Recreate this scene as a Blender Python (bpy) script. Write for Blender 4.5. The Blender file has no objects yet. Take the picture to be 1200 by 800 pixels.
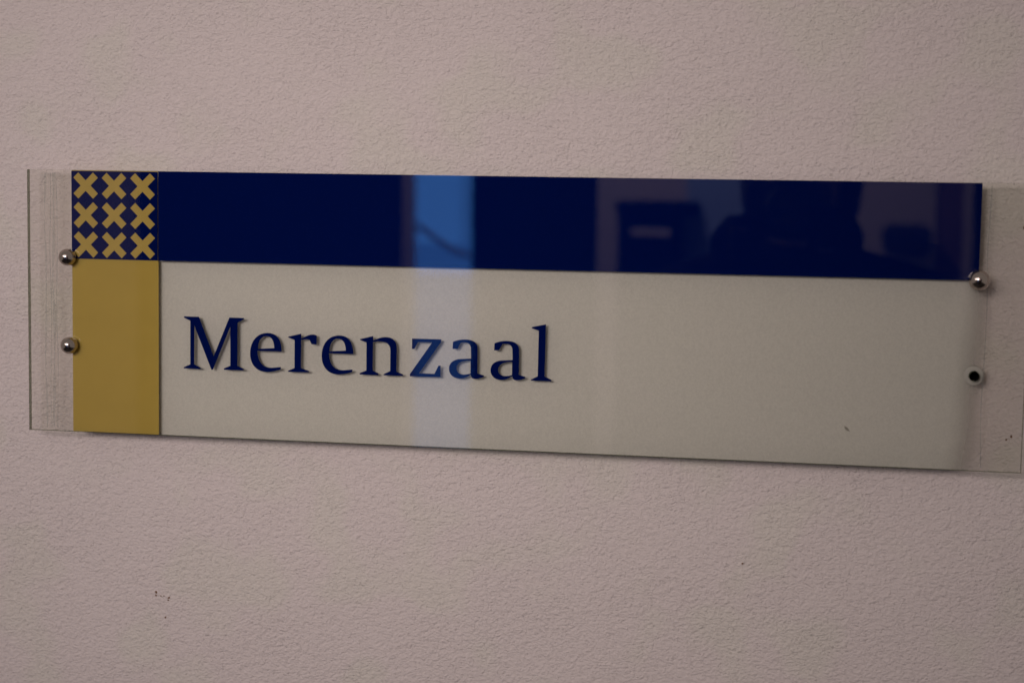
import bpy, bmesh, math, random
from mathutils import Vector, Matrix, Quaternion
from mathutils.geometry import tessellate_polygon

# ------------------------------------------------------------------ camera
scene = bpy.context.scene
col = scene.collection
cam_data = bpy.data.cameras.new('camera')
cam = bpy.data.objects.new('camera', cam_data)
col.objects.link(cam)
ROT = Matrix(((0.984956, -0.031759, 0.169861),
              (0.171936, 0.081669, -0.981717),
              (0.017306, 0.996153, 0.085901)))
cam.matrix_world = Matrix.Translation((0.19362, -1.07116, 1.58089)) @ ROT.to_4x4()
cam_data.sensor_width = 36.0
cam_data.lens = 36.0 * 1850.0 / 1200.0
cam_data.clip_start = 0.004
cam_data.clip_end = 60.0
cam_data.dof.use_dof = True
cam_data.dof.focus_distance = 1.12
cam_data.dof.aperture_fstop = 5.0
scene.camera = cam

# ------------------------------------------------------------------ world: dim indoor ambience
world = bpy.data.worlds.new('World')
scene.world = world
world.use_nodes = True
bg = world.node_tree.nodes['Background']
bg.inputs['Color'].default_value = (1.0, 0.88, 0.81, 1)
bg.inputs['Strength'].default_value = 0.225

# ------------------------------------------------------------------ lamps of the corridor, plus an added fill
def lamp(name, kind, loc, power, colour, size=0.1, target=None, cone=None, blend=1.0):
    d = bpy.data.lights.new(name, kind)
    d.energy = power
    d.color = colour
    d.shadow_soft_size = size
    o = bpy.data.objects.new(name, d)
    o.location = loc
    if target is not None:
        o.rotation_euler = (Vector(target) - Vector(loc)).to_track_quat('-Z', 'Y').to_euler()
    if cone:
        d.spot_size = math.radians(cone)
        d.spot_blend = blend
    col.objects.link(o)
    return o

panel = lamp('light_panel', 'AREA', (-0.75, -1.60, 1.98), 8.5, (1.0, 0.872, 0.83), 0.1, target=(-0.12, 0.0, 1.58))
panel.data.shape = 'RECTANGLE'; panel.data.size = 1.3; panel.data.size_y = 0.34
lamp('globe_spotlight', 'SPOT', (-0.50, -2.15, 2.12), 86.0, (1.0, 0.878, 0.832), 0.42, target=(-0.07, 0.0, 1.51), cone=26, blend=1.0)
lamp('far_wall_fill', 'SPOT', (-0.25, -2.20, 2.45), 54.0, (1.0, 0.84, 0.85), 0.08, target=(-0.25, -3.2, 1.55), cone=135, blend=0.6)  # unseen lamp added to brighten the far wall's mirror image

# ------------------------------------------------------------------ exposure
scene.view_settings.view_transform = 'Standard'
scene.view_settings.look = 'None'
scene.view_settings.exposure = 0.0
scene.view_settings.gamma = 1.0
scene.view_settings.use_curve_mapping = False
scene.cycles.use_denoising = True
scene.cycles.transparent_max_bounces = 24
scene.cycles.max_bounces = 10

# ------------------------------------------------------------------ helpers
def tag(o, label=None, cat=None, group=None, kind=None):
    if label: o['label'] = label
    if cat: o['category'] = cat
    if group: o['group'] = group
    if kind: o['kind'] = kind
    return o

def empty(name, loc, label, cat, group=None):
    o = bpy.data.objects.new(name, None)
    o.empty_display_size = 0.02
    o.location = loc
    col.objects.link(o)
    return tag(o, label, cat, group)

def link(name, mesh, mat, parent=None, smooth=False):
    if mat is not None and not mesh.materials:
        mesh.materials.append(mat)
    if smooth:
        for p in mesh.polygons: p.use_smooth = True
    o = bpy.data.objects.new(name, mesh)
    col.objects.link(o)
    if parent is not None:
        o.parent = parent
        # vertices are written in world space: undo the parent's offset
        q = parent; off = Vector((0, 0, 0))
        while q is not None:
            off += q.location; q = q.parent
        o.location = -off
    return o

def bm_mesh(name, bm):
    bmesh.ops.recalc_face_normals(bm, faces=bm.faces[:])
    me = bpy.data.meshes.new(name)
    bm.to_mesh(me); bm.free()
    return me

def slab(name, loops, y_front, y_back, mat, parent, bevel=0.0):
    """Flat plate in the x-z plane from outline loops (first outer, rest holes), front face at y_front."""
    pts = [Vector((x, z, 0)) for lp in loops for x, z in lp]
    tris = tessellate_polygon([[Vector((x, z, 0)) for x, z in lp] for lp in loops])
    n = len(pts)
    verts = [(p.x, y_front, p.y) for p in pts] + [(p.x, y_back, p.y) for p in pts]
    faces = []
    for a, b, c in tris:
        u, v, w = pts[a], pts[b], pts[c]
        if (v - u).cross(w - u).z < 0: a, c = c, a          # counter-clockwise seen from the front
        faces.append((a, b, c)); faces.append((a + n, c + n, b + n))
    k = 0
    for lp in loops:
        m = len(lp)
        area = sum(lp[i][0] * lp[(i + 1) % m][1] - lp[(i + 1) % m][0] * lp[i][1] for i in range(m))
        for i in range(m):
            i0, i1 = k + i, k + (i + 1) % m
            faces.append((i0, i0 + n, i1 + n, i1) if area > 0 else (i1, i1 + n, i0 + n, i0))
        k += m
    me = bpy.data.meshes.new(name)
    me.from_pydata(verts, [], faces)
    bm = bmesh.new(); bm.from_mesh(me)
    bpy.data.meshes.remove(me)
    return link(name, bm_mesh(name, bm), mat, parent)

def box_bm(bm, x0, x1, y0, y1, z0, z1, bevel=0.0, seg=2):
    r = bmesh.ops.create_cube(bm, size=1.0)
    vs = r['verts']
    for v in vs:
        v.co = Vector((x0 + (v.co.x + .5) * (x1 - x0), y0 + (v.co.y + .5) * (y1 - y0), z0 + (v.co.z + .5) * (z1 - z0)))
    if bevel:
        es = list({e for v in vs for e in v.link_edges})
        bmesh.ops.bevel(bm, geom=es, offset=bevel, segments=seg, affect='EDGES', profile=0.5)

def box(name, x0, x1, y0, y1, z0, z1, mat, parent=None, bevel=0.002, seg=2):
    bm = bmesh.new(); box_bm(bm, x0, x1, y0, y1, z0, z1, bevel, seg)
    return link(name, bm_mesh(name, bm), mat, parent)

def lathe_y(bm, cx, cz, prof, seg=48, closed_end=True):
    """Revolve (radius, y) pairs round an axis along y."""
    rings = []
    for r, y in prof:
        if r < 1e-7: rings.append([bm.verts.new((cx, y, cz))])
        else: rings.append([bm.verts.new((cx + r * math.cos(2 * math.pi * k / seg), y, cz + r * math.sin(2 * math.pi * k / seg))) for k in range(seg)])
    for a, b in zip(rings, rings[1:]):
        for k in range(seg):
            l = (k + 1) % seg
            if len(a) == 1: bm.faces.new((a[0], b[l], b[k]))
            elif len(b) == 1: bm.faces.new((a[k], a[l], b[0]))
            else: bm.faces.new((a[k], a[l], b[l], b[k]))

def tube_bm(bm, pts, rad, seg=10):
    pts = [Vector(p) for p in pts]
    prev = None
    for i, p in enumerate(pts):
        d = (pts[min(i + 1, len(pts) - 1)] - pts[max(i - 1, 0)]).normalized()
        u = d.cross(Vector((0, 1, 0.01))).normalized(); w = d.cross(u)
        ring = [bm.verts.new(p + rad * (u * math.cos(2 * math.pi * k / seg) + w * math.sin(2 * math.pi * k / seg))) for k in range(seg)]
        if prev:
            for k in range(seg): bm.faces.new((prev[k], prev[(k + 1) % seg], ring[(k + 1) % seg], ring[k]))
        else: bm.faces.new(ring)
        prev = ring
    bm.faces.new(prev[::-1])

# ------------------------------------------------------------------ materials
def new_mat(name):
    m = bpy.data.materials.new(name); m.use_nodes = True
    nt = m.node_tree
    for n in list(nt.nodes): nt.nodes.remove(n)
    out = nt.nodes.new('ShaderNodeOutputMaterial')
    return m, nt, out

def N(nt, t, **kw):
    n = nt.nodes.new(t)
    for k, v in kw.items():
        if k in n.inputs: n.inputs[k].default_value = v
        else: setattr(n, k, v)
    return n

def principled(name, base, rough=0.5, metal=0.0, noise=0.0, scale=40.0, emit=None, bump=0.0, spec=0.5):
    m, nt, out = new_mat(name)
    b = N(nt, 'ShaderNodeBsdfPrincipled', Roughness=rough, Metallic=metal)
    b.inputs['Specular IOR Level'].default_value = spec
    tc = N(nt, 'ShaderNodeTexCoord')
    nz = N(nt, 'ShaderNodeTexNoise', Scale=scale, Detail=5.0)
    nt.links.new(tc.outputs['Object'], nz.inputs['Vector'])
    ramp = N(nt, 'ShaderNodeMapRange')
    ramp.inputs['To Min'].default_value = 1 - noise; ramp.inputs['To Max'].default_value = 1 + noise
    nt.links.new(nz.outputs['Fac'], ramp.inputs['Value'])
    mul = N(nt, 'ShaderNodeVectorMath', operation='SCALE')
    mul.inputs[0].default_value = base[:3]
    nt.links.new(ramp.outputs['Result'], mul.inputs['Scale'])
    nt.links.new(mul.outputs['Vector'], b.inputs['Base Color'])
    if bump:
        bp = N(nt, 'ShaderNodeBump', Strength=bump, Distance=0.001)
        nt.links.new(nz.outputs['Fac'], bp.inputs['Height']); nt.links.new(bp.outputs['Normal'], b.inputs['Normal'])
    if emit:
        b.inputs['Emission Color'].default_value = (*emit[:3], 1); b.inputs['Emission Strength'].default_value = emit[3]
    nt.links.new(b.outputs['BSDF'], out.inputs['Surface'])
    return m

def plaster(name, base_a, base_b, strength=1.0):
    """Sprayed plaster: pebbly grains with fine creases and faint tint patches."""
    m, nt, out = new_mat(name)
    L = nt.links.new
    tc = N(nt, 'ShaderNodeTexCoord')
    mp = N(nt, 'ShaderNodeMapping'); mp.inputs['Scale'].default_value = (1.0, 1.0, 1.35); mp.inputs['Rotation'].default_value = (0, 0.22, 0)
    L(tc.outputs['Object'], mp.inputs['Vector'])
    warp = N(nt, 'ShaderNodeTexNoise', Scale=110.0, Detail=2.0)
    L(mp.outputs['Vector'], warp.inputs['Vector'])
    add = N(nt, 'ShaderNodeMixRGB', blend_type='ADD'); add.inputs['Fac'].default_value = 0.004
    L(mp.outputs['Vector'], add.inputs['Color1']); L(warp.outputs['Color'], add.inputs['Color2'])
    n1 = N(nt, 'ShaderNodeTexNoise', Scale=470.0, Detail=4.0, Roughness=0.6)
    n2 = N(nt, 'ShaderNodeTexNoise', Scale=210.0, Detail=3.0, Roughness=0.55)
    vo = N(nt, 'ShaderNodeTexVoronoi', Scale=420.0, feature='F1'); pass
    n3 = N(nt, 'ShaderNodeTexNoise', Scale=14.0, Detail=2.0)
    for n in (n1, n2, vo): L(add.outputs['Color'], n.inputs['Vector'])
    L(tc.outputs['Object'], n3.inputs['Vector'])
    # sparse pits
    pit = N(nt, 'ShaderNodeMapRange', interpolation_type='SMOOTHSTEP')
    pit.inputs['From Min'].default_value = 0.27; pit.inputs['From Max'].default_value = 0.40
    L(n1.outputs['Fac'], pit.inputs['Value'])
    def madd(a, fa, b):
        x = N(nt, 'ShaderNodeMath', operation='MULTIPLY_ADD'); L(a, x.inputs[0]); x.inputs[1].default_value = fa
        if b is None: x.inputs[2].default_value = 0
        else: L(b, x.inputs[2])
        return x.outputs[0]
    h = madd(n1.outputs['Fac'], 0.8, None)
    h = madd(n2.outputs['Fac'], 1.0, h)
    h = madd(vo.outputs['Distance'], -0.30, h)
    h = madd(pit.outputs['Result'], 0.14, h)
    h = madd(n3.outputs['Fac'], 0.8, h)
    bp = N(nt, 'ShaderNodeBump', Strength=strength, Distance=0.0014)
    var = N(nt, 'ShaderNodeTexNoise', Scale=11.0, Detail=2.0, Roughness=0.6); L(mp.outputs['Vector'], var.inputs['Vector'])
    vr = N(nt, 'ShaderNodeMapRange'); vr.inputs['From Min'].default_value = 0.32; vr.inputs['From Max'].default_value = 0.68
    vr.inputs['To Min'].default_value = 0.80 * strength; vr.inputs['To Max'].default_value = 1.0 * strength
    L(var.outputs['Fac'], vr.inputs['Value']); L(vr.outputs['Result'], bp.inputs['Strength'])
    L(h, bp.inputs['Height'])
    tint = N(nt, 'ShaderNodeTexNoise', Scale=22.0, Detail=1.5, Roughness=0.4)
    L(tc.outputs['Object'], tint.inputs['Vector'])
    tr = N(nt, 'ShaderNodeMapRange', interpolation_type='SMOOTHSTEP'); tr.inputs['From Min'].default_value = 0.48; tr.inputs['From Max'].default_value = 0.68
    L(tint.outputs['Fac'], tr.inputs['Value'])
    mix = N(nt, 'ShaderNodeMixRGB'); mix.inputs['Color1'].default_value = (*base_a, 1); mix.inputs['Color2'].default_value = (*base_b, 1)
    L(tr.outputs['Result'], mix.inputs['Fac'])
    fine = N(nt, 'ShaderNodeTexNoise', Scale=700.0, Detail=2.0); L(tc.outputs['Object'], fine.inputs['Vector'])
    fr = N(nt, 'ShaderNodeMapRange'); fr.inputs['To Min'].default_value = 0.95; fr.inputs['To Max'].default_value = 1.05
    L(fine.outputs['Fac'], fr.inputs['Value'])
    sc = N(nt, 'ShaderNodeVectorMath', operation='SCALE'); L(mix.outputs['Color'], sc.inputs[0]); L(fr.outputs['Result'], sc.inputs['Scale'])
    b = N(nt, 'ShaderNodeBsdfPrincipled', Roughness=0.85)
    b.inputs['Specular IOR Level'].default_value = 0.25
    L(sc.outputs['Vector'], b.inputs['Base Color']); L(bp.outputs['Normal'], b.inputs['Normal'])
    L(b.outputs['BSDF'], out.inputs['Surface'])
    return m

def glass_face():
    m, nt, out = new_mat('clear_glass')
    L = nt.links.new
    tr = N(nt, 'ShaderNodeBsdfTransparent', Color=(0.945, 0.95, 0.915, 1))
    gl = N(nt, 'ShaderNodeBsdfGlossy', Roughness=0.0, Color=(1, 1, 1, 1))
    # very slight waviness of the sheet
    tc = N(nt, 'ShaderNodeTexCoord'); nz = N(nt, 'ShaderNodeTexNoise', Scale=9.0, Detail=1.0); L(tc.outputs['Object'], nz.inputs['Vector'])
    bp = N(nt, 'ShaderNodeBump', Strength=0.06, Distance=0.001); L(nz.outputs['Fac'], bp.inputs['Height']); L(bp.outputs['Normal'], gl.inputs['Normal'])
    fr = N(nt, 'ShaderNodeFresnel', IOR=1.52)
    mx = N(nt, 'ShaderNodeMixShader')
    L(fr.outputs['Fac'], mx.inputs['Fac']); L(tr.outputs['BSDF'], mx.inputs[1]); L(gl.outputs['BSDF'], mx.inputs[2])
    L(mx.outputs['Shader'], out.inputs['Surface'])
    return m

def simple_mix(name, a_type, a_col, b_type, b_col, fac, rough=None):
    m, nt, out = new_mat(name)
    a = N(nt, a_type, Color=(*a_col, 1)); b = N(nt, b_type, Color=(*b_col, 1))
    if rough is not None and 'Roughness' in b.inputs: b.inputs['Roughness'].default_value = rough
    mx = N(nt, 'ShaderNodeMixShader'); mx.inputs['Fac'].default_value = fac
    nt.links.new(a.outputs['BSDF'], mx.inputs[1]); nt.links.new(b.outputs['BSDF'], mx.inputs[2])
    nt.links.new(mx.outputs['Shader'], out.inputs['Surface'])
    return m

def frost():
    """Sandblast-look film: scatters light, hides what is behind; its right end is worn and lifts off."""
    m, nt, out = new_mat('frosted_film')
    L = nt.links.new
    tc = N(nt, 'ShaderNodeTexCoord')
    nz = N(nt, 'ShaderNodeTexNoise', Scale=16.0, Detail=2.0); L(tc.outputs['Object'], nz.inputs['Vector'])
    fine = N(nt, 'ShaderNodeTexNoise', Scale=900.0, Detail=1.0); L(tc.outputs['Object'], fine.inputs['Vector'])
    mix = N(nt, 'ShaderNodeMixRGB'); mix.inputs['Color1'].default_value = (0.775, 0.747, 0.710, 1); mix.inputs['Color2'].default_value = (0.765, 0.745, 0.698, 1)
    L(nz.outputs['Fac'], mix.inputs['Fac'])
    fr = N(nt, 'ShaderNodeMapRange'); fr.inputs['To Min'].default_value = 0.88; fr.inputs['To Max'].default_value = 1.12; L(fine.outputs['Fac'], fr.inputs['Value'])
    sc = N(nt, 'ShaderNodeVectorMath', operation='SCALE'); L(mix.outputs['Color'], sc.inputs[0]); L(fr.outputs['Result'], sc.inputs['Scale'])
    di = N(nt, 'ShaderNodeBsdfDiffuse'); tl = N(nt, 'ShaderNodeBsdfTranslucent')
    L(sc.outputs['Vector'], di.inputs['Color']); L(sc.outputs['Vector'], tl.inputs['Color'])
    ds = N(nt, 'ShaderNodeMixShader'); ds.inputs['Fac'].default_value = 0.20
    L(di.outputs['BSDF'], ds.inputs[1]); L(tl.outputs['BSDF'], ds.inputs[2])
    # worn end, reaching further in towards the lower corner
    sx = N(nt, 'ShaderNodeSeparateXYZ'); L(tc.outputs['Object'], sx.inputs[0])
    low = N(nt, 'ShaderNodeMath', operation='MULTIPLY_ADD'); L(sx.outputs['Z'], low.inputs[0]); low.inputs[1].default_value = -0.10; low.inputs[2].default_value = 0.10 * 1.475
    lowc = N(nt, 'ShaderNodeMath', operation='MAXIMUM'); L(low.outputs[0], lowc.inputs[0]); lowc.inputs[1].default_value = 0.0
    xs = N(nt, 'ShaderNodeMath', operation='ADD'); L(sx.outputs['X'], xs.inputs[0]); L(lowc.outputs[0], xs.inputs[1])
    z2 = N(nt, 'ShaderNodeMath', operation='MULTIPLY_ADD'); L(nz.outputs['Fac'], z2.inputs[0]); z2.inputs[1].default_value = 0.010; L(xs.outputs[0], z2.inputs[2])
    ed = N(nt, 'ShaderNodeMapRange', interpolation_type='SMOOTHSTEP')
    ed.inputs['From Min'].default_value = 0.309; ed.inputs['From Max'].default_value = 0.331
    ed.inputs['To Min'].default_value = 0.10; ed.inputs['To Max'].default_value = 0.97
    L(z2.outputs[0], ed.inputs['Value'])
    tr = N(nt, 'ShaderNodeBsdfTransparent')
    mx = N(nt, 'ShaderNodeMixShader'); L(ed.outputs['Result'], mx.inputs['Fac']); L(ds.outputs['Shader'], mx.inputs[1]); L(tr.outputs['BSDF'], mx.inputs[2])
    L(mx.outputs['Shader'], out.inputs['Surface'])
    return m

M_wall = plaster('sprayed_plaster', (0.715, 0.632, 0.612), (0.700, 0.640, 0.592))
M_wall2 = plaster('far_plaster', (0.66, 0.58, 0.60), (0.64, 0.58, 0.58), 0.6)
M_glass = glass_face()
M_back = simple_mix('glass_back', 'ShaderNodeBsdfTransparent', (1, 1, 1), 'ShaderNodeBsdfGlossy', (1, 1, 1), 0.02, 0.05)
M_edge = simple_mix('glass_edge', 'ShaderNodeBsdfTransparent', (0.66, 0.70, 0.60), 'ShaderNodeBsdfDiffuse', (0.17, 0.19, 0.14), 0.58)
M_frost = frost()
M_navy = principled('navy_vinyl', (0.0007, 0.0072, 0.088), 0.6, noise=0.06, scale=300, spec=0.0)
M_navy2 = principled('navy_letter', (0.0007, 0.0074, 0.094), 0.6, noise=0.06, scale=300, spec=0.0)
M_gold = principled('gold_vinyl', (0.450, 0.332, 0.085), 0.6, noise=0.05, scale=60, spec=0.0)
M_cross = principled('gold_print', (0.455, 0.342, 0.105), 0.6, noise=0.05, scale=120, spec=0.0)
M_steel = principled('polished_steel', (0.46, 0.40, 0.365), 0.16, 1.0, noise=0.06, scale=200)
M_barrel = principled('brushed_barrel', (0.42, 0.40, 0.37), 0.35, 0.6, noise=0.1, scale=300)
M_frost_ring = principled('frosted_washer', (0.50, 0.48, 0.45), 0.6, noise=0.05, scale=300)
M_streak = simple_mix('edge_streak_grey', 'ShaderNodeBsdfTransparent', (1, 1, 1), 'ShaderNodeBsdfDiffuse', (0.34, 0.36, 0.35), 0.16)  # faint grey for the painted glass-edge streaks
M_black = principled('bore_black', (0.004, 0.004, 0.004), 0.7, noise=0.2, scale=500, spec=0.1)
M_rust = principled('brown_spot', (0.16, 0.075, 0.03), 0.8, noise=0.4, scale=900)
M_smear = principled('grey_smear', (0.30, 0.28, 0.245), 0.8, noise=0.3, scale=900)
M_floor = principled('dark_floor', (0.035, 0.030, 0.027), 0.45, noise=0.25, scale=6)
M_dark = principled('near_black_matte', (0.0045, 0.0035, 0.004), 0.9, noise=0.3, scale=20, spec=0.0)  # cabinet surface; on the far wall it paints the darkness of doorways
M_brown = principled('brown_post', (0.20, 0.13, 0.15), 0.7, noise=0.2, scale=20, spec=0.1)
M_case = principled('dark_case', (0.045, 0.05, 0.08), 0.8, noise=0.2, scale=20, spec=0.1)
M_white = principled('painted_frame', (0.52, 0.45, 0.47), 0.4, noise=0.05, scale=30)
M_door = principled('pale_blue_paint', (0.36, 0.52, 0.90), 0.4, noise=0.06, scale=20)
M_sky = principled('daylight_pane', (0.02, 0.03, 0.05), 0.1, emit=(0.10, 0.34, 1.0, 4.4), noise=0.02)
M_sky2 = principled('obscured_pane', (0.04, 0.05, 0.06), 0.3, emit=(0.11, 0.34, 1.0, 1.0), noise=0.02)
M_sky3 = principled('side_pane', (0.02, 0.03, 0.05), 0.1, emit=(0.10, 0.34, 1.0, 3.4), noise=0.02)
M_sky4 = principled('low_pane', (0.02, 0.03, 0.05), 0.1, emit=(0.09, 0.31, 1.0, 3.0), noise=0.02)
M_coat = principled('black_cloth', (0.008, 0.008, 0.010), 0.9, noise=0.3, scale=200, spec=0.1)
M_trouser = principled('dark_trousers', (0.012, 0.013, 0.02), 0.9, noise=0.3, scale=200, spec=0.1)
M_skin = principled('skin', (0.30, 0.17, 0.12), 0.55, noise=0.08, scale=60)
M_hair = principled('dark_hair', (0.010, 0.007, 0.006), 0.6, noise=0.4, scale=260, bump=0.6)
M_camera = principled('black_camera', (0.010, 0.010, 0.010), 0.5, noise=0.2, scale=400)
M_lens = principled('lens_glass', (0.004, 0.004, 0.008), 0.03, noise=0.1)

# ------------------------------------------------------------------ the wall
WALL_Y = 0.0165
def sheet(name, pts, mat):
    me = bpy.data.meshes.new(name); me.from_pydata(pts, [], [tuple(range(len(pts)))])
    return link(name, me, mat)
bm = bmesh.new(); box_bm(bm, -2.6, 2.6, WALL_Y, WALL_Y + 0.10, 0.0, 2.75)
wall = tag(link('wall', bm_mesh('wall', bm), M_wall), 'off-white sprayed plaster wall behind the glass sign', kind='structure')
bm = bmesh.new(); box_bm(bm, -2.6, 2.6, -3.6, WALL_Y, -0.06, 0.0)
tag(link('floor', bm_mesh('floor', bm), M_floor), 'dark floor below the sign', kind='structure')

rnd = random.Random(5)
def blot(cx, cz, y, rx, rz, ang, mat, parent, thick=0.0002):
    n = 11; lp = []
    for k in range(n):
        a = 2 * math.pi * k / n; r = 1 + rnd.uniform(-0.3, 0.3)
        x, z = rx * r * math.cos(a), rz * r * math.sin(a)
        lp.append((cx + x * math.cos(ang) - z * math.sin(ang), cz + x * math.sin(ang) + z * math.cos(ang)))
    return slab('stain', [lp], y, y + thick, mat, parent)

def behind(x, z, y):
    """where the line of sight through (x, z) on the sign's front plane meets depth y"""
    t = (y + 1.07116) / 1.07116
    return 0.19362 + (x - 0.19362) * t, 1.58089 + (z - 1.58089) * t
for x, z, rx, rz, a in ((-.25193, 1.2955, .0007, .0009, .2), (-.25205, 1.2932, .0008, .0006, 0), (-.2422, 1.2920, .0010, .0006, .5),
                        (-.24255, 1.2902, .0005, .0006, 0), (-.2482, 1.2931, .0006, .0004, 0), (-.2459, 1.2931, .0006, .0004, 0), (-.2447, 1.2772, .0005, .0009, -.5),
                        (.17033, 1.3405, .0007, .0005, 0.4), (.33955, 1.4329, .0008, .0006, 0), (.3427, 1.4350, .0006, .0011, 0.2), (.3452, 1.5722, .0007, .0016, -.3)):
    X, Z = behind(x, z, WALL_Y)
    blot(X, Z, WALL_Y - 0.0002, rx, rz, a, M_rust, wall)

# ------------------------------------------------------------------ the sign
ZC = 1.5056                                   # middle height of the glass
X0, X1, Z0, Z1 = -0.350, 0.350, 1.4109, 1.6007
T = 0.0042                                    # glass thickness
sign = empty('room_sign', (0, WALL_Y, ZC), 'clear glass room sign with navy band, gold block and blue lettering on plaster wall', 'sign')
HOLE = (0.3178, 1.4739)
def circle(cx, cz, r, n=28): return [(cx + r * math.cos(2 * math.pi * k / n), cz + r * math.sin(2 * math.pi * k / n)) for k in range(n)]

me_o = slab('glass_panel', [[(X0, Z0), (X1, Z0), (X1, Z1), (X0, Z1)], circle(*HOLE, 0.0033)], 0.0, T, None, sign)
me = me_o.data
for m_ in (M_glass, M_back, M_edge): me.materials.append(m_)
for p in me.polygons:
    ny = p.normal.y
    p.material_index = 0 if ny < -0.9 else 1 if ny > 0.9 else 2

FY = 0.0003                                   # prints sit just under the front surface
film = slab('frosted_film', [[(-.2560, Z0 - .0004), (.3235, Z0 - .0004), (.3235, 1.5420), (-.2560, 1.5420)], circle(*HOLE, 0.0034)],
            0.0050, 0.0053, M_frost, sign)
blot(.2370, 1.4350, 0.0048, .0022, .0008, -0.7, M_smear, sign)
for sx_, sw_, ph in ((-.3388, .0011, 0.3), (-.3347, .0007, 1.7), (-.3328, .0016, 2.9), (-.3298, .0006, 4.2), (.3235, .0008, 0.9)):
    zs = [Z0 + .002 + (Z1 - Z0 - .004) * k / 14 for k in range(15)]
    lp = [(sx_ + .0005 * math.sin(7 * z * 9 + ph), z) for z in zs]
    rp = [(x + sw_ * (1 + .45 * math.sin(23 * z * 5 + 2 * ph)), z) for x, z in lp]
    slab('edge_light_streak', [rp + lp[::-1]], T + .0001, T + .0002, M_streak, sign)  # translucent strips imitate the glass edge's shadow and reflection streaks
gold = slab('gold_panel', [[(-.3160, Z0 + .0004), (-.2500, Z0 + .0004), (-.2500, 1.5365), (-.2504, 1.5365), (-.2504, Z1 - .0002), (-.3160, Z1 - .0002)]], FY + .0006, FY + .0009, M_gold, sign)
band = slab('blue_band', [[(-.24990, 1.5370), (.3178, 1.5370), (.3178, Z1 - .0002), (-.24990, Z1 - .0002)]], FY, FY + .0003, M_navy, sign)
crossp = slab('cross_panel', [[(-.3160, 1.5370), (-.2505, 1.5370), (-.2505, Z1 - .0007), (-.3160, Z1 - .0007)]], FY + .0001, FY + .0004, M_navy, sign)
hl, hw = 0.0106, 0.00265
cross_shape = []
for k in range(4):
    a = k * math.pi / 2 + math.pi / 4
    for u, v in ((hw, hw), (hw, hl), (-hw, hl)):
        cross_shape.append((u * math.cos(a) - v * math.sin(a), u * math.sin(a) + v * math.cos(a)))
for j in range(3):
    for i in range(3):
        cx, cz = -0.3050 + 0.02165 * i, 1.5896 - 0.02115 * j
        slab('cross', [[(cx + u, cz + v) for u, v in cross_shape]], FY - .0001, FY + .0001, M_cross, crossp)

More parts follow.
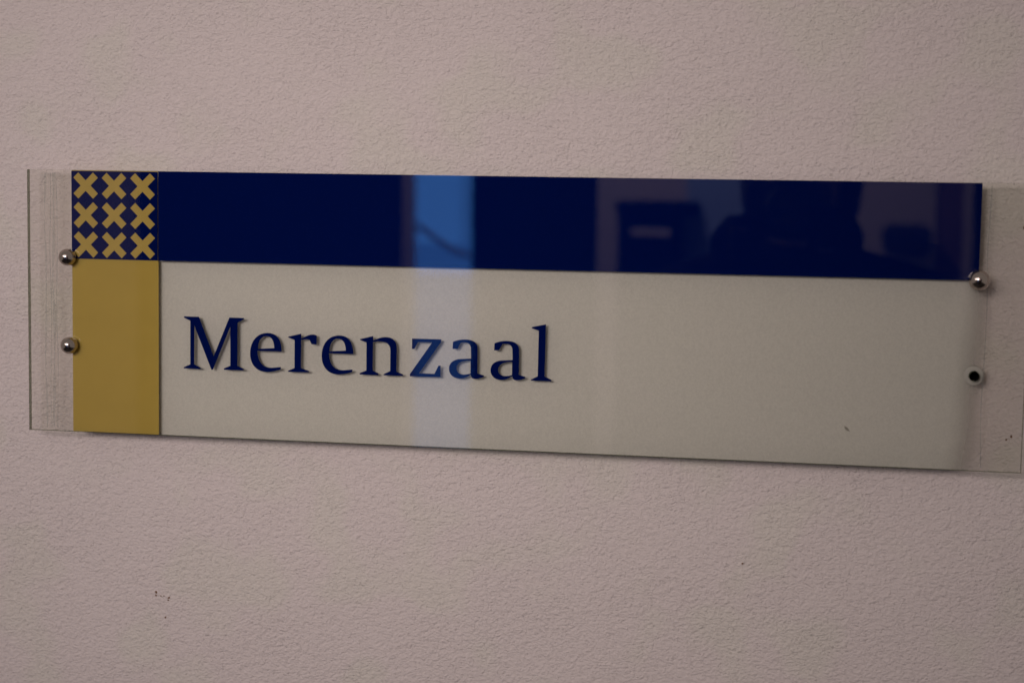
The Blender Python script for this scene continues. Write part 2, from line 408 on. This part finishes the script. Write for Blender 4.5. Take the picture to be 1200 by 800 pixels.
# letter outlines in millimetres (x from the sign's middle, z from 1.5 m)
LETTERS = [
    ('M', [[[-230.7,-2.41],[-219.45,-2.45],[-208.22,-30.46],[-196.5,-2.27],[-185.56,-2.32],[-185.75,-3.3],[-190.51,-5.75],[-190.56,-36.6],[-185.65,-38.88],[-185.97,-39.69],[-200.65,-39.83],[-200.52,-38.79],[-195.73,-36.78],[-195.79,-8.65],[-208.85,-40.06],[-209.94,-40.1],[-222.79,-8.67],[-222.92,-36.67],[-217.97,-39.09],[-218.22,-39.83],[-230.85,-39.84],[-230.66,-38.91],[-225.82,-36.77],[-225.81,-5.39],[-230.51,-3.45]]]),
    ('e', [[[-157.65,-25.28],[-175.62,-25.33],[-175.48,-27.61],[-175.11,-29.66],[-174.54,-31.46],[-173.75,-33.03],[-172.77,-34.34],[-171.59,-35.42],[-170.22,-36.24],[-168.67,-36.81],[-166.94,-37.12],[-165.03,-37.18],[-158.3,-36.4],[-158.11,-36.94],[-158.29,-38.14],[-159.31,-38.47],[-160.33,-38.78],[-161.35,-39.07],[-162.37,-39.34],[-163.4,-39.58],[-164.45,-39.79],[-165.51,-39.96],[-166.59,-40.1],[-167.69,-40.2],[-168.81,-40.25],[-171.0,-40.12],[-173.0,-39.68],[-174.79,-38.95],[-176.38,-37.95],[-177.75,-36.7],[-178.89,-35.23],[-179.79,-33.56],[-180.45,-31.71],[-180.85,-29.7],[-180.99,-27.56],[-180.85,-25.03],[-180.43,-22.67],[-179.73,-20.51],[-178.76,-18.55],[-177.55,-16.83],[-176.1,-15.36],[-174.43,-14.17],[-172.55,-13.27],[-170.48,-12.69],[-168.22,-12.44],[-166.25,-12.52],[-164.49,-12.88],[-162.92,-13.51],[-161.55,-14.41],[-160.39,-15.59],[-159.43,-17.02],[-158.67,-18.71],[-158.12,-20.65],[-157.78,-22.85]],[[-175.29,-24.04],[-175.22,-22.48],[-175.0,-21.03],[-174.65,-19.69],[-174.17,-18.49],[-173.57,-17.43],[-172.86,-16.53],[-172.05,-15.79],[-171.16,-15.24],[-170.19,-14.89],[-169.16,-14.75],[-168.01,-14.81],[-166.99,-15.07],[-166.09,-15.5],[-165.31,-16.12],[-164.66,-16.91],[-164.11,-17.85],[-163.68,-18.95],[-163.36,-20.2],[-163.15,-21.58],[-163.05,-23.09]]]),
    ('r', [[[-143.25,-12.15],[-143.23,-15.79],[-142.36,-15.32],[-141.52,-14.87],[-140.7,-14.43],[-139.89,-14.01],[-139.09,-13.63],[-138.29,-13.29],[-137.47,-13.0],[-136.64,-12.77],[-135.78,-12.61],[-134.88,-12.53],[-134.53,-12.52],[-134.18,-12.54],[-133.84,-12.57],[-133.51,-12.62],[-133.19,-12.68],[-132.88,-12.77],[-132.59,-12.87],[-132.33,-12.99],[-132.09,-13.13],[-131.87,-13.29],[-131.97,-19.42],[-135.54,-19.45],[-137.07,-16.18],[-137.62,-16.09],[-138.2,-16.04],[-138.8,-16.02],[-139.43,-16.03],[-140.07,-16.08],[-140.72,-16.15],[-141.37,-16.25],[-142.03,-16.38],[-142.68,-16.53],[-143.32,-16.7],[-143.43,-36.65],[-137.39,-38.49],[-137.53,-39.49],[-152.95,-39.63],[-152.77,-38.8],[-148.05,-36.72],[-148.07,-16.76],[-152.89,-15.18],[-152.75,-14.54]]]),
    ('e', [[[-105.16,-25.3],[-122.85,-25.35],[-122.7,-27.61],[-122.33,-29.64],[-121.76,-31.43],[-120.99,-32.98],[-120.01,-34.29],[-118.85,-35.35],[-117.5,-36.17],[-115.97,-36.74],[-114.26,-37.05],[-112.38,-37.11],[-105.76,-36.33],[-105.57,-36.87],[-105.75,-38.05],[-106.75,-38.38],[-107.75,-38.69],[-108.75,-38.98],[-109.76,-39.25],[-110.77,-39.49],[-111.8,-39.69],[-112.84,-39.87],[-113.9,-40.0],[-114.99,-40.1],[-116.09,-40.15],[-118.25,-40.02],[-120.22,-39.59],[-121.99,-38.86],[-123.55,-37.87],[-124.9,-36.63],[-126.03,-35.17],[-126.92,-33.51],[-127.58,-31.68],[-127.98,-29.69],[-128.13,-27.57],[-128.0,-25.05],[-127.59,-22.71],[-126.91,-20.56],[-125.97,-18.62],[-124.78,-16.91],[-123.37,-15.46],[-121.73,-14.28],[-119.88,-13.38],[-117.84,-12.81],[-115.62,-12.56],[-113.69,-12.64],[-111.95,-12.99],[-110.4,-13.62],[-109.05,-14.52],[-107.9,-15.68],[-106.95,-17.1],[-106.2,-18.78],[-105.65,-20.71],[-105.3,-22.88]],[[-122.54,-24.06],[-122.47,-22.52],[-122.26,-21.08],[-121.92,-19.75],[-121.45,-18.56],[-120.86,-17.51],[-120.17,-16.61],[-119.38,-15.89],[-118.51,-15.34],[-117.55,-14.99],[-116.53,-14.85],[-115.4,-14.91],[-114.4,-15.17],[-113.51,-15.6],[-112.75,-16.21],[-112.1,-16.99],[-111.56,-17.93],[-111.13,-19.02],[-110.81,-20.25],[-110.6,-21.63],[-110.49,-23.12]]]),
    ('n', [[[-90.68,-12.22],[-90.74,-15.42],[-89.76,-14.95],[-88.81,-14.51],[-87.87,-14.11],[-86.96,-13.76],[-86.05,-13.45],[-85.14,-13.19],[-84.23,-12.98],[-83.32,-12.82],[-82.38,-12.73],[-81.42,-12.69],[-79.98,-12.76],[-78.68,-13.0],[-77.53,-13.41],[-76.53,-13.97],[-75.68,-14.68],[-74.98,-15.53],[-74.42,-16.5],[-74.02,-17.59],[-73.75,-18.79],[-73.64,-20.1],[-73.78,-36.55],[-68.91,-38.64],[-69.04,-39.5],[-82.99,-39.59],[-82.81,-38.68],[-78.21,-36.48],[-78.18,-22.05],[-78.28,-20.88],[-78.52,-19.83],[-78.92,-18.89],[-79.47,-18.07],[-80.15,-17.37],[-80.97,-16.79],[-81.93,-16.35],[-83.01,-16.04],[-84.22,-15.87],[-85.55,-15.84],[-86.1,-15.86],[-86.66,-15.89],[-87.21,-15.93],[-87.75,-15.98],[-88.3,-16.03],[-88.83,-16.09],[-89.35,-16.16],[-89.87,-16.24],[-90.37,-16.32],[-90.87,-16.42],[-90.94,-36.48],[-86.56,-38.58],[-86.78,-39.63],[-100.39,-39.62],[-100.26,-38.62],[-95.45,-36.63],[-95.5,-16.84],[-100.15,-15.31],[-100.3,-14.64]]]),
    ('z', [[[-62.64,-13.06],[-41.86,-13.03],[-42.02,-14.96],[-57.42,-37.25],[-46.42,-37.31],[-43.53,-31.37],[-42.07,-31.41],[-42.05,-39.4],[-63.97,-39.6],[-63.9,-37.93],[-48.22,-15.29],[-58.39,-15.39],[-60.99,-20.28],[-62.69,-20.34]]]),
    ('a', [[[-33.49,-14.46],[-32.7,-14.12],[-31.9,-13.81],[-31.09,-13.54],[-30.27,-13.3],[-29.44,-13.09],[-28.59,-12.92],[-27.72,-12.77],[-26.83,-12.66],[-25.91,-12.59],[-24.97,-12.54],[-23.4,-12.55],[-21.95,-12.7],[-20.63,-12.98],[-19.45,-13.39],[-18.43,-13.94],[-17.56,-14.63],[-16.87,-15.46],[-16.35,-16.43],[-16.03,-17.54],[-15.9,-18.81],[-15.91,-35.87],[-11.22,-37.23],[-11.34,-38.13],[-11.91,-38.34],[-12.47,-38.56],[-13.03,-38.77],[-13.6,-38.98],[-14.18,-39.18],[-14.77,-39.36],[-15.37,-39.51],[-15.99,-39.63],[-16.63,-39.72],[-17.3,-39.77],[-17.82,-39.77],[-18.3,-39.7],[-18.74,-39.57],[-19.14,-39.39],[-19.49,-39.14],[-19.8,-38.84],[-20.05,-38.49],[-20.26,-38.09],[-20.41,-37.64],[-20.52,-37.16],[-21.18,-37.5],[-21.83,-37.85],[-22.48,-38.21],[-23.15,-38.56],[-23.84,-38.89],[-24.57,-39.19],[-25.36,-39.45],[-26.22,-39.67],[-27.16,-39.82],[-28.2,-39.89],[-29.53,-39.86],[-30.76,-39.66],[-31.89,-39.32],[-32.91,-38.83],[-33.81,-38.2],[-34.57,-37.45],[-35.18,-36.58],[-35.64,-35.6],[-35.93,-34.52],[-36.04,-33.36],[-35.97,-32.19],[-35.71,-31.12],[-35.28,-30.14],[-34.69,-29.26],[-33.95,-28.48],[-33.07,-27.81],[-32.07,-27.25],[-30.95,-26.81],[-29.72,-26.49],[-28.4,-26.28],[-20.46,-25.75],[-20.71,-18.3],[-20.83,-17.6],[-21.02,-16.96],[-21.3,-16.4],[-21.66,-15.91],[-22.09,-15.49],[-22.59,-15.15],[-23.15,-14.89],[-23.77,-14.7],[-24.45,-14.59],[-25.17,-14.56],[-27.76,-14.73],[-30.19,-19.28],[-33.65,-19.39]],[[-20.76,-27.01],[-21.9,-27.09],[-23.15,-27.21],[-24.46,-27.4],[-25.77,-27.69],[-27.04,-28.09],[-28.19,-28.64],[-29.19,-29.35],[-29.98,-30.25],[-30.49,-31.37],[-30.68,-32.72],[-30.59,-33.61],[-30.38,-34.4],[-30.04,-35.09],[-29.59,-35.69],[-29.04,-36.18],[-28.4,-36.56],[-27.67,-36.85],[-26.86,-37.03],[-25.99,-37.12],[-25.06,-37.09],[-24.53,-37.04],[-24.02,-36.97],[-23.54,-36.9],[-23.08,-36.81],[-22.65,-36.72],[-22.23,-36.62],[-21.83,-36.52],[-21.44,-36.42],[-21.07,-36.32],[-20.71,-36.22]]]),
    ('a', [[[-4.09,-14.53],[-3.31,-14.19],[-2.52,-13.89],[-1.72,-13.61],[-0.91,-13.37],[-0.08,-13.17],[0.76,-12.99],[1.62,-12.85],[2.51,-12.74],[3.41,-12.67],[4.34,-12.62],[5.9,-12.63],[7.34,-12.78],[8.65,-13.05],[9.82,-13.46],[10.83,-14.01],[11.69,-14.7],[12.38,-15.52],[12.89,-16.49],[13.22,-17.6],[13.34,-18.86],[13.38,-35.85],[18.03,-37.19],[17.91,-38.09],[17.35,-38.3],[16.79,-38.52],[16.23,-38.73],[15.67,-38.94],[15.1,-39.14],[14.52,-39.31],[13.92,-39.47],[13.31,-39.59],[12.67,-39.68],[12.01,-39.73],[11.49,-39.73],[11.01,-39.66],[10.58,-39.53],[10.18,-39.34],[9.84,-39.1],[9.53,-38.8],[9.28,-38.45],[9.07,-38.05],[8.92,-37.61],[8.82,-37.12],[8.16,-37.46],[7.51,-37.82],[6.87,-38.17],[6.21,-38.52],[5.53,-38.85],[4.8,-39.15],[4.02,-39.41],[3.17,-39.62],[2.23,-39.77],[1.21,-39.85],[-0.11,-39.81],[-1.33,-39.62],[-2.45,-39.27],[-3.46,-38.79],[-4.35,-38.16],[-5.11,-37.41],[-5.72,-36.55],[-6.18,-35.57],[-6.47,-34.5],[-6.58,-33.34],[-6.51,-32.18],[-6.25,-31.11],[-5.83,-30.14],[-5.24,-29.26],[-4.51,-28.49],[-3.65,-27.82],[-2.65,-27.27],[-1.54,-26.82],[-0.33,-26.5],[0.97,-26.3],[8.84,-25.77],[8.58,-18.35],[8.46,-17.65],[8.27,-17.02],[7.99,-16.46],[7.63,-15.98],[7.21,-15.56],[6.71,-15.22],[6.16,-14.95],[5.54,-14.77],[4.87,-14.66],[4.15,-14.63],[1.59,-14.8],[-0.81,-19.32],[-4.24,-19.44]],[[8.55,-27.02],[7.42,-27.1],[6.18,-27.22],[4.89,-27.41],[3.59,-27.7],[2.33,-28.1],[1.19,-28.65],[0.2,-29.35],[-0.57,-30.25],[-1.08,-31.36],[-1.26,-32.71],[-1.18,-33.59],[-0.96,-34.38],[-0.63,-35.07],[-0.18,-35.66],[0.36,-36.15],[1.01,-36.53],[1.73,-36.82],[2.53,-37.0],[3.39,-37.08],[4.31,-37.06],[4.84,-37.01],[5.34,-36.94],[5.82,-36.86],[6.27,-36.78],[6.7,-36.68],[7.12,-36.59],[7.52,-36.49],[7.9,-36.39],[8.27,-36.29],[8.62,-36.19]]]),
    ('l', [[[31.73,-0.3],[31.41,-36.33],[36.22,-38.64],[36.06,-39.6],[21.81,-39.52],[22.03,-38.74],[26.64,-36.38],[26.82,-4.75],[21.85,-3.25],[21.95,-2.48]]]),
]
for ch, loops in LETTERS:
    slab('letter', [[(x / 1000.0, z / 1000.0 + 1.5) for x, z in lp] for lp in loops], FY, FY + .0003, M_navy2, sign)

# stand-offs: barrel behind the glass, domed steel cap in front (one cap is missing)
for cx, cz, capped in ((-.3178, 1.5380, 1), (-.3168, 1.4743, 1), (.3178, 1.5374, 1), (.3178, 1.4739, 0)):
    bm = bmesh.new()
    y0 = 0.0060
    lathe_y(bm, cx, cz, [(0.0, y0 + .008), (.0031, y0 + .008), (.0031, y0), (.0062, y0), (.0066, y0 + .0004), (.0066, WALL_Y + .002), (.0, WALL_Y + .002)])
    so = link('standoff', bm_mesh('standoff', bm), M_barrel, sign, True)
    if capped:
        bm = bmesh.new()
        R, yc = (0.0062 if cx < 0 else 0.0068), -0.0030
        prof = [(0.0052, -0.0001), (0.0056, -0.0004)]
        for k in range(0, 19):
            a = -0.42 + (math.pi / 2 + 0.42) * k / 18
            prof.append((R * math.cos(a) if k < 18 else 0.0, yc - R * math.sin(a)))
        lathe_y(bm, cx, cz, prof)
        link('cap', bm_mesh('cap', bm), M_steel, so, True)
    else:
        so.data.materials[0] = M_barrel
        bm = bmesh.new()
        lathe_y(bm, cx, cz, [(.0030, -0.0001), (.0030, y0 + .007), (0.0, y0 + .007)], 32)
        link('screw_hole', bm_mesh('screw_hole', bm), M_black, so, True)
        bm = bmesh.new()
        lathe_y(bm, cx, cz, [(.0034, .0044), (.0062, .0044), (.0065, .0046), (.0062, .0048), (.0034, .0048)], 40)
        link('washer', bm_mesh('washer', bm), M_frost_ring, so, True)

# ------------------------------------------------------------------ what the glass mirrors: the other side of the corridor
OY = -3.20
bm = bmesh.new(); box_bm(bm, -2.6, 1.6, OY - .16, OY - .06, 0.0, 2.6)
tag(link('dark_doorway_wall', bm_mesh('dark_doorway_wall', bm), M_dark), 'near-black wall added for the dark doorways mirrored in the navy band', kind='structure')  # near-black surface stands in for the unlit openings opposite
bm = bmesh.new(); box_bm(bm, -1.92, -1.66, OY - .055, OY + .03, 0.0, 2.6)
tag(link('plaster_pier', bm_mesh('plaster_pier', bm), M_wall2), 'pale plaster pier mirrored faintly over the crosses', kind='structure')
bm = bmesh.new(); box_bm(bm, -0.316, 0.575, OY - .055, OY, 0.0, 2.6)
tag(link('plaster_wall_section', bm_mesh('plaster_wall_section', bm), M_wall2), 'pale plaster wall section mirrored behind the photographer', kind='structure')
bm = bmesh.new(); box_bm(bm, 0.646, 0.668, OY - .055, OY, 0.0, 2.6)
tag(link('plaster_strip', bm_mesh('plaster_strip', bm), M_wall2), 'thin pale plaster strip mirrored at the right end of the band', kind='structure')

bm = bmesh.new(); box_bm(bm, 0.577, 0.6445, OY - .055, OY - .01, 0.0, 2.6)
tag(link('brown_post', bm_mesh('brown_post', bm), M_brown), 'dark brown post mirrored near the right end of the band', kind='structure')

win = empty('tall_window', (-0.745, OY - .03, 0.9), 'narrow tall daylight window mirrored as a bright blue strip in the navy band', 'window')
box('frame', -0.862, -0.829, OY - .055, OY, 0.70, 2.2, M_white, win)
box('frame', -0.662, -0.640, OY - .055, OY, 0.70, 2.2, M_dark, win)
box('frame', -0.829, -0.662, OY - .055, OY, 0.66, 0.70, M_white, win)
box('frame', -0.829, -0.662, OY - .055, OY, 2.16, 2.20, M_white, win)
box('pane', -0.8295, -0.700, OY - .05, OY - .04, 1.47, 2.17, M_sky, win, bevel=0)
box('pane', -0.7, -0.6615, OY - .049, OY - .039, 1.47, 2.17, M_sky3, win, bevel=0)
box('pane', -0.8295, -0.6615, OY - .0505, OY - .0405, 1.385, 1.4695, M_sky4, win, bevel=0)
box('pane', -0.8295, -0.6615, OY - .05, OY - .04, 0.69, 1.38, M_sky2, win, bevel=0)
rail = empty('stair_rail', (-0.745, OY + .05, 1.4), 'dark sloping stair rail mirrored across the bright window strip', 'handrail')
bm = bmesh.new(); tube_bm(bm, [(-0.820, OY - .01, 1.52), (-0.78, OY - .01, 1.495), (-0.72, OY - .01, 1.455), (-0.67, OY - .01, 1.44)], 0.008)
link('rail', bm_mesh('rail', bm), M_door, rail, True)
door = empty('pale_door', (0.2, OY + .012, 0), 'pale bluish door mirrored beside the photographer in the navy band', 'door')
box('door_leaf', -0.075, 0.27, OY + .001, OY + .03, 0.0, 2.05, M_door, door)
box('handle', 0.20, 0.24, OY + .03, OY + .07, 1.02, 1.05, M_steel, door, 0.008)
cab = empty('dark_cabinet', (-0.16, OY + .06, 0), 'dark cabinet with a pale shelf edge mirrored left of the photographer', 'cabinet')
box('side_panel', -0.236, -0.222, OY + .001, OY + .22, 0.0, 1.60, M_dark, cab)
box('side_panel', -0.104, -0.090, OY + .001, OY + .22, 0.0, 1.58, M_dark, cab)
box('back_panel', -0.222, -0.104, OY + .001, OY + .02, 0.0, 1.58, M_dark, cab)
box('top', -0.245, -0.035, OY + .001, OY + .23, 1.565, 1.60, M_dark, cab, 0.012, 3)
box('shelf', -0.205, -0.100, OY + .021, OY + .21, 1.506, 1.526, M_white, cab, 0.004)
box('door', -0.221, -0.105, OY + .20, OY + .215, 0.06, 1.495, M_dark, cab, 0.003)
case = empty('wall_case', (0.50, OY + .03, 1.5), 'dark rounded wall box mirrored right of the photographer', 'box')
box('body', 0.435, 0.56, OY + .031, OY + .09, 1.465, 1.550, M_case, case, 0.028, 5)
box('lid', 0.437, 0.558, OY + .0905, OY + .10, 1.51, 1.540, M_case, case, 0.004)

# ------------------------------------------------------------------ the photographer, seen as a dark mirror image
def blob_mesh(name, prims, voxel, smooth_it=6):
    """Union of ellipsoids ('e', centre, radii) and tapered limbs ('c', a, b, ra, rb) as one skin."""
    bm = bmesh.new()
    for p in prims:
        if p[0] == 'e':
            r = bmesh.ops.create_uvsphere(bm, u_segments=20, v_segments=12, radius=1.0)
            for v in r['verts']: v.co = Vector(p[1]) + Vector((v.co.x * p[2][0], v.co.y * p[2][1], v.co.z * p[2][2]))
        else:
            a, b, ra, rb = Vector(p[1]), Vector(p[2]), p[3], p[4]
            d = b - a; q = Vector((0, 0, 1)).rotation_difference(d.normalized())
            seg = 14; rings = []
            prof = [(-ra * math.cos(t), ra * math.sin(t)) for t in (0.001, .5, 1.0, math.pi / 2)] + [(d.length + rb * math.sin(t), rb * math.cos(t)) for t in (0, .55, 1.1, math.pi / 2 - .001)]
            for h, rr in prof:
                rings.append([bm.verts.new(a + q @ Vector((rr * math.cos(2 * math.pi * k / seg), rr * math.sin(2 * math.pi * k / seg), h))) for k in range(seg)])
            for u, w in zip(rings, rings[1:]):
                for k in range(seg): bm.faces.new((u[k], u[(k + 1) % seg], w[(k + 1) % seg], w[k]))
            bm.faces.new(rings[0][::-1]); bm.faces.new(rings[-1])
    me = bm_mesh(name + '_raw', bm)
    o = bpy.data.objects.new(name + '_raw', me); col.objects.link(o)
    rm = o.modifiers.new('r', 'REMESH'); rm.mode = 'VOXEL'; rm.voxel_size = voxel
    sm = o.modifiers.new('s', 'SMOOTH'); sm.iterations = smooth_it; sm.factor = 0.5
    dg = bpy.context.evaluated_depsgraph_get(); dg.update()
    out = bpy.data.meshes.new_from_object(o.evaluated_get(dg)); out.name = name
    out.materials.clear()
    bpy.data.objects.remove(o); bpy.data.meshes.remove(me)
    return out

PX, PY = 0.215, -1.315
person = empty('person', (PX, PY, 0.0), 'photographer in dark clothes with dark hair, mirrored in the navy band', 'person')
sh_l, sh_r = Vector((PX - .175, PY - .02, 1.435)), Vector((PX + .175, PY - .02, 1.435))
el_l, el_r = Vector((PX - .21, PY + .06, 1.20)), Vector((PX + .25, PY + .05, 1.20))
wr_l, wr_r = Vector((.135, -1.150, 1.475)), Vector((.272, -1.160, 1.485))
hip_l, hip_r = Vector((PX - .09, PY - .02, .93)), Vector((PX + .09, PY - .02, .93))
kn_l, kn_r = Vector((PX - .10, PY + .01, .50)), Vector((PX + .11, PY + .01, .50))
an_l, an_r = Vector((PX - .11, PY - .02, .09)), Vector((PX + .12, PY - .02, .09))
HC = Vector((PX, PY, 1.690))
body = [('e', HC + Vector((0, -.01, .02)), (.074, .095, .100)), ('e', HC + Vector((0, .022, -.045)), (.058, .068, .072)),
        ('e', HC + Vector((0, .055, -.098)), (.026, .028, .022)),                                      # chin
        ('c', HC + Vector((0, .082, .010)), HC + Vector((0, .103, -.028)), .008, .014),                # nose
        ('c', HC + Vector((-.018, .088, -.062)), HC + Vector((.018, .088, -.062)), .007, .007),        # lips
        ('c', HC + Vector((-.045, .074, .028)), HC + Vector((.045, .074, .028)), .010, .010),          # brow
        ('e', HC + Vector((-.075, -.005, -.01)), (.009, .018, .032)), ('e', HC + Vector((.075, -.005, -.01)), (.009, .018, .032)),
        ('c', (PX, PY - .03, 1.62), (PX, PY - .03, 1.44), .055, .062),
        ('e', (PX, PY - .02, 1.30), (.165, .105, .19)), ('e', (PX, PY - .02, 1.05), (.145, .10, .18)), ('e', (PX, PY - .02, .94), (.155, .11, .11)),
        ('c', sh_l, sh_r, .052, .052)]
for s, e_, w in ((sh_l, el_l, wr_l), (sh_r, el_r, wr_r)):
    body += [('c', s, e_, .048, .038), ('c', e_, w, .038, .026)]
for h, k, a in ((hip_l, kn_l, an_l), (hip_r, kn_r, an_r)):
    body += [('c', h, k, .080, .055), ('c', k, a, .055, .036), ('c', a + Vector((0, -.03, -.045)), a + Vector((0, .15, -.055)), .032, .028)]
# hands closed round the camera: palm, four fingers, thumb
def hand(w, palm_c, side):
    r = [('c', w, palm_c, .024, .030), ('e', palm_c, (.020, .030, .040))]
    lens = (.030, .034, .032, .025)
    for k in range(4):
        base = palm_c + Vector((side * -.004, .022 - .004 * k, .030 - .019 * k))
        mid = base + Vector((side * -.006, lens[k], .002))
        tip = mid + Vector((side * -.026, .010, -.002))
        r += [('c', base, mid, .0088, .0082), ('c', mid, tip, .0082, .0070)]
    tb = palm_c + Vector((0, -.022, .018)); tm = tb + Vector((side * -.018, -.012, .016)); tt = tm + Vector((side * -.022, .004, .006))
    r += [('c', tb, tm, .011, .0098), ('c', tm, tt, .0098, .0080)]
    return r
body += hand(wr_l, Vector((.118, -1.125, 1.532)), -1) + hand(wr_r, Vector((.264, -1.125, 1.545)), 1)
link('dark_hand_shells', blob_mesh('dark_hand_shells', [(q[0], q[1], q[2], q[3] + .0016, q[4] + .0016) if q[0] == 'c' else (q[0], q[1], tuple(v + .0018 for v in q[2]))
     for q in hand(wr_l, Vector((.118, -1.125, 1.532)), -1) + hand(wr_r, Vector((.264, -1.125, 1.545)), 1)], 0.0028, 2), M_coat, person, True)  # black shells added so the lit hands stay dark in reflection
bobj = link('body', blob_mesh('body', body, 0.0055, 3), M_skin, person, True)
for sx in (-1, 1):
    for nm, dy, r_, mt in (('eye', .078, .0115, M_white), ('pupil', .0855, .0055, M_black)):
        bm = bmesh.new(); bmesh.ops.create_uvsphere(bm, u_segments=16, v_segments=10, radius=r_, matrix=Matrix.Translation(HC + Vector((sx * .031, dy, .008))))
        link(nm, bm_mesh(nm, bm), mt, person, True)
hair = [('e', HC + Vector((0, -.026, .035)), (.087, .098, .102)), ('e', HC + Vector((0, -.065, -.04)), (.080, .055, .095)),
        ('c', HC + Vector((-.074, -.02, .02)), HC + Vector((-.078, -.015, -.100)), .024, .016), ('c', HC + Vector((.076, -.02, .02)), HC + Vector((.068, -.015, -.115)), .024, .014),
        ('c', HC + Vector((-.05, .058, .088)), HC + Vector((.055, .060, .082)), .020, .020)]
link('hair', blob_mesh('hair', hair, 0.006, 3), M_hair, person, True)
coat = [('e', (PX, PY - .02, 1.30), (.195, .135, .20)), ('e', (PX, PY - .02, 1.08), (.180, .130, .20)), ('e', (PX, PY - .02, .90), (.190, .140, .14)),
        ('c', (PX - .06, PY - .03, 1.465), sh_l + Vector((0, 0, .0)), .066, .066), ('c', (PX + .06, PY - .03, 1.465), sh_r, .066, .066),
        ('c', (PX, PY - .035, 1.50), (PX, PY - .03, 1.40), .072, .10)]
for s, e_, w in ((sh_l, el_l, wr_l), (sh_r, el_r, wr_r)):
    coat += [('c', s, e_, .066, .056), ('c', e_, e_.lerp(w, .92), .056, .042)]
link('coat', blob_mesh('coat', coat, 0.009, 5), M_coat, person, True)
tr = [('e', (PX, PY - .02, .93), (.165, .12, .12))]
for h, k, a in ((hip_l, kn_l, an_l), (hip_r, kn_r, an_r)): tr += [('c', h, k, .092, .068), ('c', k, a, .068, .054)]
link('trousers', blob_mesh('trousers', tr, 0.010, 4), M_trouser, person, True)
for a in (an_l, an_r):
    link('shoe', blob_mesh('shoe', [('c', a + Vector((0, -.03, -.045)), a + Vector((0, .15, -.055)), .043, .034), ('c', a + Vector((0, -.02, .03)), a + Vector((0, -.03, -.045)), .045, .043)], 0.008, 3), M_black, person, True)

hc = empty('handheld_camera', (0.194, -1.125, 1.545), 'black camera held up by the photographer, lost in the dark mirror image', 'camera')
box('body', .132, .248, -1.160, -1.110, 1.540, 1.618, M_camera, hc, .008, 3)
box('grip', .228, .250, -1.120, -1.085, 1.543, 1.610, M_camera, hc, .008, 3)
box('viewfinder_hump', .168, .220, -1.158, -1.108, 1.6185, 1.642, M_camera, hc, .009, 3)
bm = bmesh.new(); lathe_y(bm, .19362, 1.58089, [(0.0, -1.112), (.031, -1.112), (.033, -1.105), (.033, -1.092), (.030, -1.080), (.026, -1.080), (.024, -1.086), (0.0, -1.0865)], 40)
ln = link('lens', bm_mesh('lens', bm), M_camera, hc, True)
bm = bmesh.new(); lathe_y(bm, .19362, 1.58089, [(.0235, -1.0855), (.012, -1.0838), (0.0, -1.0832)], 32)
link('front_element', bm_mesh('front_element', bm), M_lens, ln, True)
